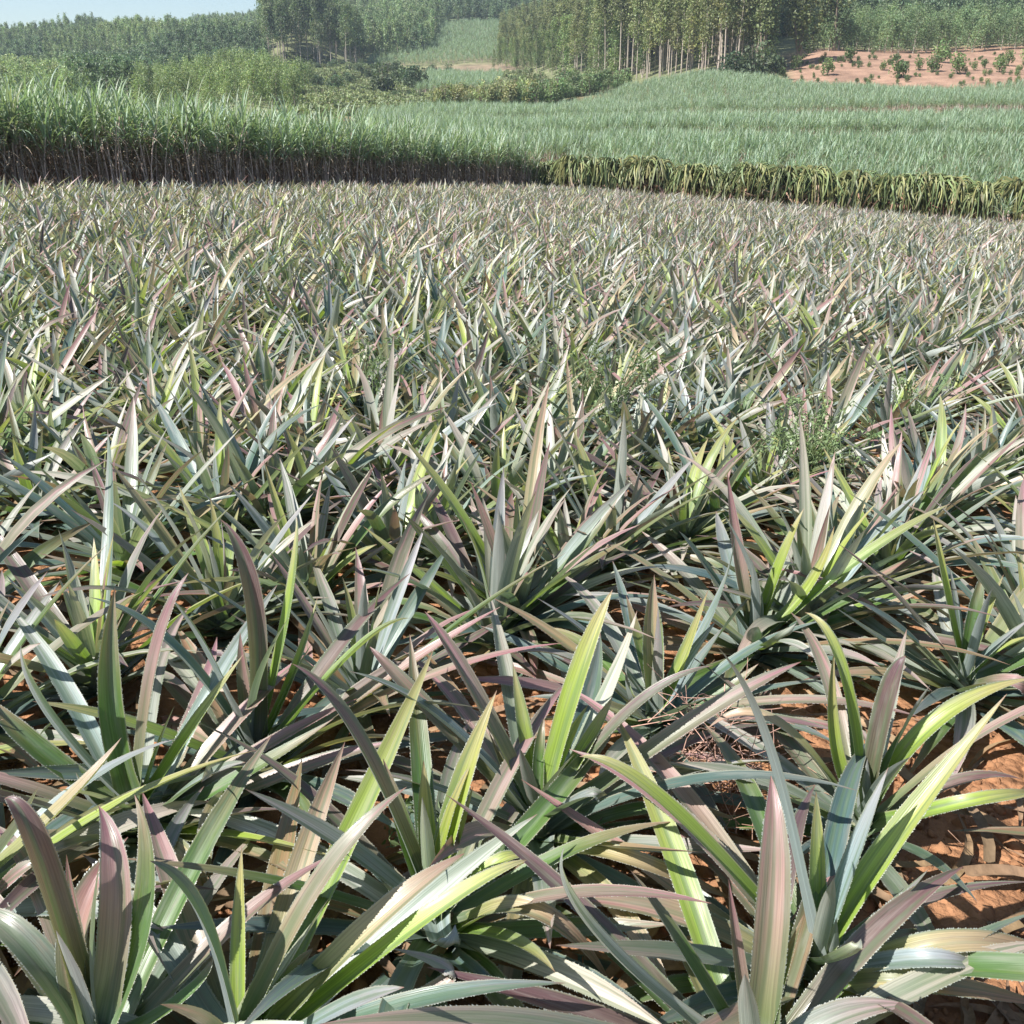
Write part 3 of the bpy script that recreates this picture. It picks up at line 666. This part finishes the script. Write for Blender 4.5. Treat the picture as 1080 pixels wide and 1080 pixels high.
# ------------------------------------------------------------------ dragon fruit hedge
def dragon(seed):
    g = np.random.default_rng(seed); po, st, od = Acc(), Acc(), Acc()
    tube(po, [[0, 0, -.1], [0, 0, .5], [0, 0, .95]], .05, 8, (.30, .28, .25))
    for i in range(120):
        a = g.uniform(0, 6.28); old = i < 18; R0 = g.uniform(.35, .95); top = g.uniform(.95, 1.3) if not old else g.uniform(.5, .9); low = g.uniform(.02, .75)
        u = np.linspace(0, 1, 11); r = .06 + R0*u**.9*(1-.18*u**3); z = np.interp(u, [0, .18, .36, .6, 1], [top*.72, top*.93, top, top*.86, low])
        z = z + g.normal(0, .012, 11); ph = a + g.normal(0, .5)*u
        P = np.c_[r*np.cos(ph), r*np.sin(ph), z]
        c = np.array([.125, .15, .062]) if not old else np.array([.22, .14, .10])
        c = c*g.uniform(.55, 1.35)*np.array([g.uniform(.85, 1.3), 1, 1]); cs = c*(.85+.5*np.sin(np.pi*u[:, None])*np.array([.95, .9, .6]))
        tube(od if old else st, P, .021*np.interp(u, [0, .1, .8, 1], [.7, 1, .9, .15])*g.uniform(.7, 1.3), 3, cs, g.random())
    return [('post', po.mesh('post', [M_BARK])), ('green_stems', st.mesh('green_stems', [M_DRAGON], False)), ('brown_stems', od.mesh('brown_stems', [M_DRAGON], False))]
DRAG = [dragon(k) for k in range(7)]
ha = norm((HL1-HL0)[None])[0]
for k, s in enumerate(np.arange(.2, dh+.3, .5)):
    p = HL0+ha*s+g.normal(0, .17, 2); z = float(gz(*p)) - .06
    place(DRAG[k % 7], 'dragon_fruit_plant', (p[0], p[1], z), (0, 0, g.uniform(0, 6.28)), g.uniform(1.12, 1.56),
          label='dragon fruit cactus of arching olive green stems in the trained hedge behind the field', cat='dragon fruit plant', group='dragon fruit hedge')
p = HL0+np.array([.9, -.6])
# a lone cane shoot at the hedge foot
b = at(1073, 262); p2 = tp(1076, 35.0)
place(CANE[0][0][:2], 'sugarcane_plant', (p2[0], p2[1], float(gz(p2[0], p2[1]))), (0, 0, .4), (.8, .8, .62), label='single blue green cane shoot standing in front of the cactus hedge at the frame edge', cat='sugarcane')

# ------------------------------------------------------------------ trees
def euc(seed, H=16, lo=.42, Rw=1.7, ncl=46, per=16, green=(.17, .20, .085), card=.5, cone=False):
    g = np.random.default_rng(seed); tr, cr = Acc(), Acc(); lean = g.normal(0, .35, 2); u = np.linspace(0, 1, 8)
    P = np.c_[lean[0]*u**2, lean[1]*u**2, u*H*.97-.3]
    tube(tr, P, np.linspace(.13, .03, 8), 7, (.40, .34, .28), g.random())
    for c in range(ncl):
        f = g.random()**.8; z = H*(lo+(1-lo)*f); rr = Rw*np.interp(f, [0, .25, .6, 1], [.95, .85, .5, .06] if cone else [.55, 1, .85, .15])*g.uniform(.2, 1.0); a = g.uniform(0, 6.28)
        k = np.interp(z/H, u, np.arange(8)); tx = np.interp(k, np.arange(8), P[:, 0]); ty = np.interp(k, np.arange(8), P[:, 1])
        ctr = np.array([tx+rr*math.cos(a), ty+rr*math.sin(a), z])
        if c % 3 == 0: tube(tr, [[tx, ty, z-rr*.8-.2], (np.array([tx, ty, z-.5])+ctr)/2, ctr], [.035, .025, .012], 4, (.33, .28, .22))
        cc = ctr + g.normal(0, 1, (per, 3))*np.array([.42, .42, .5])
        col = np.array(green)*g.uniform(.7, 1.35)*np.array([g.uniform(.9, 1.25), 1, g.uniform(.8, 1.1)])
        cards(cr, cc, g.uniform(.6, 1.3, per)*card, g.uniform(.35, .7, per)*card, g, col*g.uniform(.8, 1.2, (per, 1)), .5)
    full = Acc().merge(tr, 0).merge(cr, 1)
    return [('trunk', tr.mesh('trunk', [M_BARK])), ('crown', cr.mesh('crown', [M_FOL], False))], full.mesh('far_tree', [M_BARK, M_FOL])
def bush(seed, H=2.0, W_=1.0, n=420, green=(.06, .095, .03), card=.26, lift=.42):
    g = np.random.default_rng(seed); tr, cr = Acc(), Acc()
    for k in range(5):
        a = g.uniform(0, 6.28); r = W_*.5*g.random(); tube(tr, [[0, 0, -.1], [r*.4*math.cos(a), r*.4*math.sin(a), H*.35], [r*math.cos(a), r*math.sin(a), H*.75]], [.05*H/2, .035*H/2, .012], 5, (.24, .19, .14))
    nl = 11; d = norm(g.normal(size=(nl, 3))); ctr = d*np.array([W_*.55, W_*.55, H*.30])*g.uniform(.5, 1, (nl, 1)) + np.array([0, 0, H*lift])
    for c in ctr:
        k = n//nl; dd = norm(g.normal(size=(k, 3)))*g.uniform(.4, 1, (k, 1))**.5; cc = c+dd*np.array([W_*.42, W_*.42, H*.25])*g.uniform(.7, 1.2)
        cc[:, 2] = np.maximum(cc[:, 2], .05)
        cards(cr, cc, g.uniform(.6, 1.3, k)*card, g.uniform(.4, .8, k)*card, g, np.array(green)*g.uniform(.7, 1.4)*g.uniform(.8, 1.2, (k, 1))*np.array([g.uniform(.85, 1.2), 1, 1]), .2)
    full = Acc().merge(tr, 0).merge(cr, 1)
    return [('trunk', tr.mesh('trunk', [M_BARK])), ('crown', cr.mesh('crown', [M_FOL], False))], full.mesh('far_bush', [M_BARK, M_FOL])
EUC = [euc(400+k, 16+k % 3, [.38, .45, .32, .42][k % 4], 1.6, 62, 17) for k in range(7)]
EUCL = [euc(410+k, 15, .12, 1.8, 70, 17, (.17, .23, .09)) for k in range(5)]
EUCV = [euc(420+k, 15, .36, 2.5, 70, 17, (.135, .185, .09), .55) for k in range(5)]
EUCY = [euc(430+k, 5.2, .10, 1.3, 60, 15, (.16, .23, .11), .32, True) for k in range(5)]      # rows of young trees
EUCK = [euc(440+k, 4.8, .0, 1.25, 60, 15, (.185, .25, .105), .3, True) for k in range(5)]        # light green knoll
FAR = [euc(450+k, 9.5, .1, 1.9, 46, 15, (.18, .25, .125), .55, True)[1] for k in range(5)] + [euc(460+k, 8, .1, 2.3, 46, 16, (.125, .185, .10), .6)[1] for k in range(4)]
FARY = [euc(470+k, 6, .0, 1.7, 40, 14, (.235, .31, .15), .5, True)[1] for k in range(4)]
DARKB = [bush(480+k, 4.5, 2.6, 600, (.085, .125, .06), .45) for k in range(5)]
LIGHTB = [bush(490+k, 4.2, 1.5, 420, (.24, .26, .115), .34) for k in range(5)]
GREENB = [bush(485+k, 4.2, 1.5, 420, (.17, .24, .105), .34) for k in range(4)]
SMALLB = [bush(495+k, 2.0, 1.05, 380, (.12, .18, .06), .24) for k in range(5)]
BROAD = [bush(505+k, 12, 4.2, 1500, (.12, .15, .055), .6, .58) for k in range(4)]
def put(lst, name, px, D, sc, label, cat, group=None, dz=0):
    q = tp(px, D); k = int(g.integers(len(lst)))
    return place(lst[k][0], name, (q[0], q[1], q[2]+dz), (g.normal(0, .015), g.normal(0, .015), g.uniform(0, 6.28)), sc, label=label, cat=cat, group=group)
# tall plantation on the right
def euc_front(px): return np.interp(px, [515, 560, 640, 700, 760, 805], [292, 268, 215, 193, 178, 176])
def euc_h(px): return float(np.interp(px, [528, 548, 590, 645], [.42, .55, .72, 1.0]))
far_p = []; far_i = []; far_s = []
cand = []
for d in np.arange(0, 95, 3.0):
    for px in np.arange(522, 812, 1):
        pass
for r in range(30):
    px = 530.0
    while px < 808:
        dd = float(euc_front(px))+r*3.1+g.normal(0, .6); cand.append((r, px+g.normal(0, 2), dd)); px += 1122*2.7/dd
cand.sort()
cnt = 0
for r, px, dd in cand:
    if r < 5 and cnt < 215:
        h = euc_h(px)
        put(EUCL if g.random() < np.interp(px, [585, 610, 690, 720], [1, .6, .4, .12]) else EUC, 'eucalyptus_tree', px+g.normal(0, 3), dd, h*g.uniform(.68, 1.15), 'tall eucalyptus with a bare pale trunk in the dense plantation above the cane slope' if px > 600 else 'leafy eucalyptus on the lower end of the plantation above the olive shrubs', 'tree', 'tall eucalyptus plantation'); cnt += 1
    else:
        q = tp(px, dd); far_p.append(q); far_i.append(-1); far_s.append(euc_h(px)*g.uniform(.9, 1.12))
print('euc', cnt)
n = len(far_p)
scatter('eucalyptus_forest', [e[1] for e in EUC], np.array(far_p), np.c_[np.zeros((n, 2)), g.uniform(0, 6.28, n)], far_s, g.integers(0, 7, n), 'depth of the tall eucalyptus plantation behind its front trunks', 'forest', 'deep_eucalyptus')
# clump in the valley
for k in range(64):
    px = g.uniform(286, 380); dd = g.uniform(285, 325)
    put(EUCV, 'eucalyptus_tree', px, dd, np.interp(px, [285, 330, 392], [.95, 1.05, .8])*g.uniform(.85, 1.1), 'dark trunked eucalyptus in the valley clump beside the light green knoll', 'tree', 'eucalyptus clump in the valley')
# light green knoll
c0 = 0
for dd in np.arange(141, 213, 3.9):
    px = 150+g.uniform(0, 10)
    while px < 322+(dd-190)*.25:
        put(EUCK, 'young_eucalyptus', px+g.normal(0, 2), dd+g.normal(0, .5), g.uniform(.68, 1.02), 'light green young eucalyptus on the rounded knoll behind the tall cane', 'young tree', 'young trees on the knoll'); c0 += 1
        px += 1122*2.9/dd
# rows of young trees above the clearing
for dd in np.arange(196, 236, 4.6):
    px = 858+g.uniform(0, 10)
    while px < 1112:
        put(EUCY, 'young_eucalyptus', px+g.normal(0, 1.5), dd+g.normal(0, .4), g.uniform(.85, 1.15), 'young eucalyptus in the planted rows above the orange clearing', 'young tree', 'young trees above the clearing'); c0 += 1
        px += 1122*2.6/dd
print('young', c0)
# olive shrub strip below the plantation
for k in range(165):
    px = g.uniform(458, 662); f = g.random(); dd = np.interp(px, [460, 540, 655], [152, 158, 172]) + f*22
    put(LIGHTB if px < 552+g.normal(0, 12) else GREENB, 'olive_shrub', px, dd, np.interp(px, [460, 560, 655], [.85, 1.1, .85])*g.uniform(.5, 1.2), 'olive green feathery shrub in the belt below the eucalyptus plantation', 'shrub', 'olive shrub belt')
# valley scrub
for k in range(60):
    px = g.uniform(318, 480); dd = g.uniform(190, 285)
    if px > 440 and 200 < dd < 262: continue
    put(DARKB, 'dark_bush', px, dd, g.uniform(.28, .85), 'dark round bush scattered over the valley scrub beyond the tall cane', 'bush', 'dark bushes in the valley')
for px, py_, sc in ((405, 205, 1.5), (440, 212, 1.3), (428, 220, 1.2)):
    put(DARKB, 'dark_bush', px, py_, sc, 'dark round bush scattered over the valley scrub beyond the tall cane', 'bush', 'dark bushes in the valley')
# dark trees at the corner of the clearing
for px, dd, sc, lst, lab in ((772, 166, 1.15, DARKB, 'dense dark green bush at the foot of the plantation by the cane top'), (792, 164, 1.5, DARKB, 'largest dark bush bulging over the cane at the plantation corner'), (812, 165, 1.0, DARKB, 'low dark bush between the big bush and the orange clearing'),
        (800, 176, 1.0, BROAD, 'dark broadleaf tree rising behind the bushes at the plantation corner'), (838, 180, 1.15, BROAD, 'yellowish broadleaf tree at the top corner of the orange clearing'), (872, 196, 1.1, BROAD, 'broadleaf tree with spreading crown where the young rows begin')):
    put(lst, 'dark_bush' if lst is DARKB else 'broadleaf_tree', px, dd, sc, lab, 'bush' if lst is DARKB else 'tree')
# shrubs on the clearing: pixel column, pixel row of the foot, height in pixels
def clear_D(px, py):
    Ds = np.arange(140, 205, .5); zz = gz((px-540)/1122*Ds, Ds); return float(Ds[np.argmin(np.abs((zz-CZ)/Ds - tanel(py)))])
for px, py, hp in ((868, 80, 20), (890, 66, 20), (900, 70, 9), (925, 74, 12), (942, 82, 26), (938, 68, 14), (962, 74, 14), (978, 76, 22), (985, 66, 26), (1002, 78, 24), (1030, 72, 12), (1046, 76, 18), (1054, 70, 18), (1066, 78, 10), (1076, 68, 24), (1020, 74, 10), (1088, 80, 22), (835, 74, 16), (822, 82, 14)):
    d = clear_D(px, py); put(SMALLB, 'clearing_shrub', px, d, hp*d/1122/2.0*.95, 'leafy green shrub standing on the bare orange clearing', 'shrub', 'shrubs on the clearing')
for k in range(120):
    px, py = g.uniform(822, 1095), g.uniform(58, 92); d = clear_D(px, py)
    put(SMALLB, 'clearing_shrub', px, d, g.uniform(.25, .55), 'small low tuft dotted over the bare orange clearing', 'shrub', 'small tufts on the clearing')
# forested hills
P, I, Sx = [], [], []
g = np.random.default_rng(5)
y = 150.0
while y < 700:
    st = 3.2 + max(y-215, 0)*.0035
    x = np.concatenate([np.arange(-.72*y, -.225*y, st*.72), np.arange(-.225*y, .60*y, st)]); x = x+g.normal(0, st*.22, len(x)); yy = y+g.normal(0, st*.25, len(x)); px = 540+1122*x/yy
    for a, b, p in zip(x, yy, px):
        if p < 285: keep = b > (150 if p < 142 else 216)
        elif p < 400: keep = b > 327
        elif p < 560: keep = b > (np.interp(p, [400, 455, 470, 560], [318, 330, 418, 418]))
        elif p < 812: keep = b > euc_front(p)+90
        else: keep = b > 237
        if not keep: continue
        wv = 8*math.sin(a*.05)+6*math.sin(a*.017+b*.02)
        zone = math.sin(a*.021+1.3)+math.sin(b*.035+a*.012)+.4*math.sin(a*.09)
        if p < 290:
            bb = b+wv; pw = p+wv*1.5
            if bb < 275 and pw < 92: q = 9+int(g.integers(4))
            elif bb < 315 and pw > 92: q = 5+int(g.integers(4))
            elif 275 <= bb < 330 and pw < 40: q = 5+int(g.integers(4))
            elif 340 < bb < 385 and pw < 180: q = 9+int(g.integers(4))
            elif 420 < bb < 470: q = 5+int(g.integers(4))
            else: q = int(g.integers(5))
            I.append(q)
        elif zone < -.5 or p > 812 or (p > 470 and b > 400): I.append(5+int(g.integers(4)))
        else: I.append(int(g.integers(5)))
        P.append((a, b)); Sx.append(g.uniform(.8, 1.2)*(.66 if p < 290 else .9))
    y += st
P = np.array(P); n = len(P); print('forest', n)
scatter('forest', FAR+FARY, np.c_[P, gz(P[:, 0], P[:, 1])], np.c_[np.zeros((n, 2)), g.uniform(0, 6.28, n)], Sx, I, 'green forest covering the hills behind the fields', 'forest', 'hill_tree')
# low scrub over the valley floor and edges
n = 5200; px = g.uniform(300, 560, n); dd = g.uniform(128, 320, n); ok = ~((px > 436) & (px < 536) & (dd > 203) & (dd < 264)) & (dd < 300) & ~((dd > 276) & (px > 440)); px, dd = px[ok], dd[ok]; x = (px-540)/1122*dd; n = len(x)
scrub = [bush(520+k, .9, .8, 120, (.20, .23, .11), .3)[1] for k in range(4)]
scatter('valley_scrub', scrub, np.c_[x, dd, gz(x, dd)], np.c_[np.zeros((n, 2)), g.uniform(0, 6.28, n)], g.uniform(.5, 1.5, n), g.integers(0, 4, n), 'mixed low scrub and grass covering the valley floor', 'scrub', 'valley_bush')

# ------------------------------------------------------------------ air
if HAZE:
    a = Acc(); x0, x1, y0, y1, z0, z1 = -760, 760, -25, 870, -60, 190
    V = [(x, y, z) for z in (z0, z1) for y in (y0, y1) for x in (x0, x1)]
    a.add(V, [(0, 2, 3, 1), (4, 5, 7, 6), (0, 1, 5, 4), (2, 6, 7, 3), (0, 4, 6, 2), (1, 3, 7, 5)], (1, 1, 1))
    m, nt, N = mat('air')
    pv = N('ShaderNodeVolumePrincipled', i_Color=(.74, .86, 1, 1), i_Density=HAZE, i_Anisotropy=.2); nt.links.new(pv.outputs[0], N('ShaderNodeOutputMaterial').inputs['Volume'])
    tag(link('haze', a.mesh('haze', [m], False)), 'thin bluish haze over the fields and hills', 'haze', None, 'stuff')
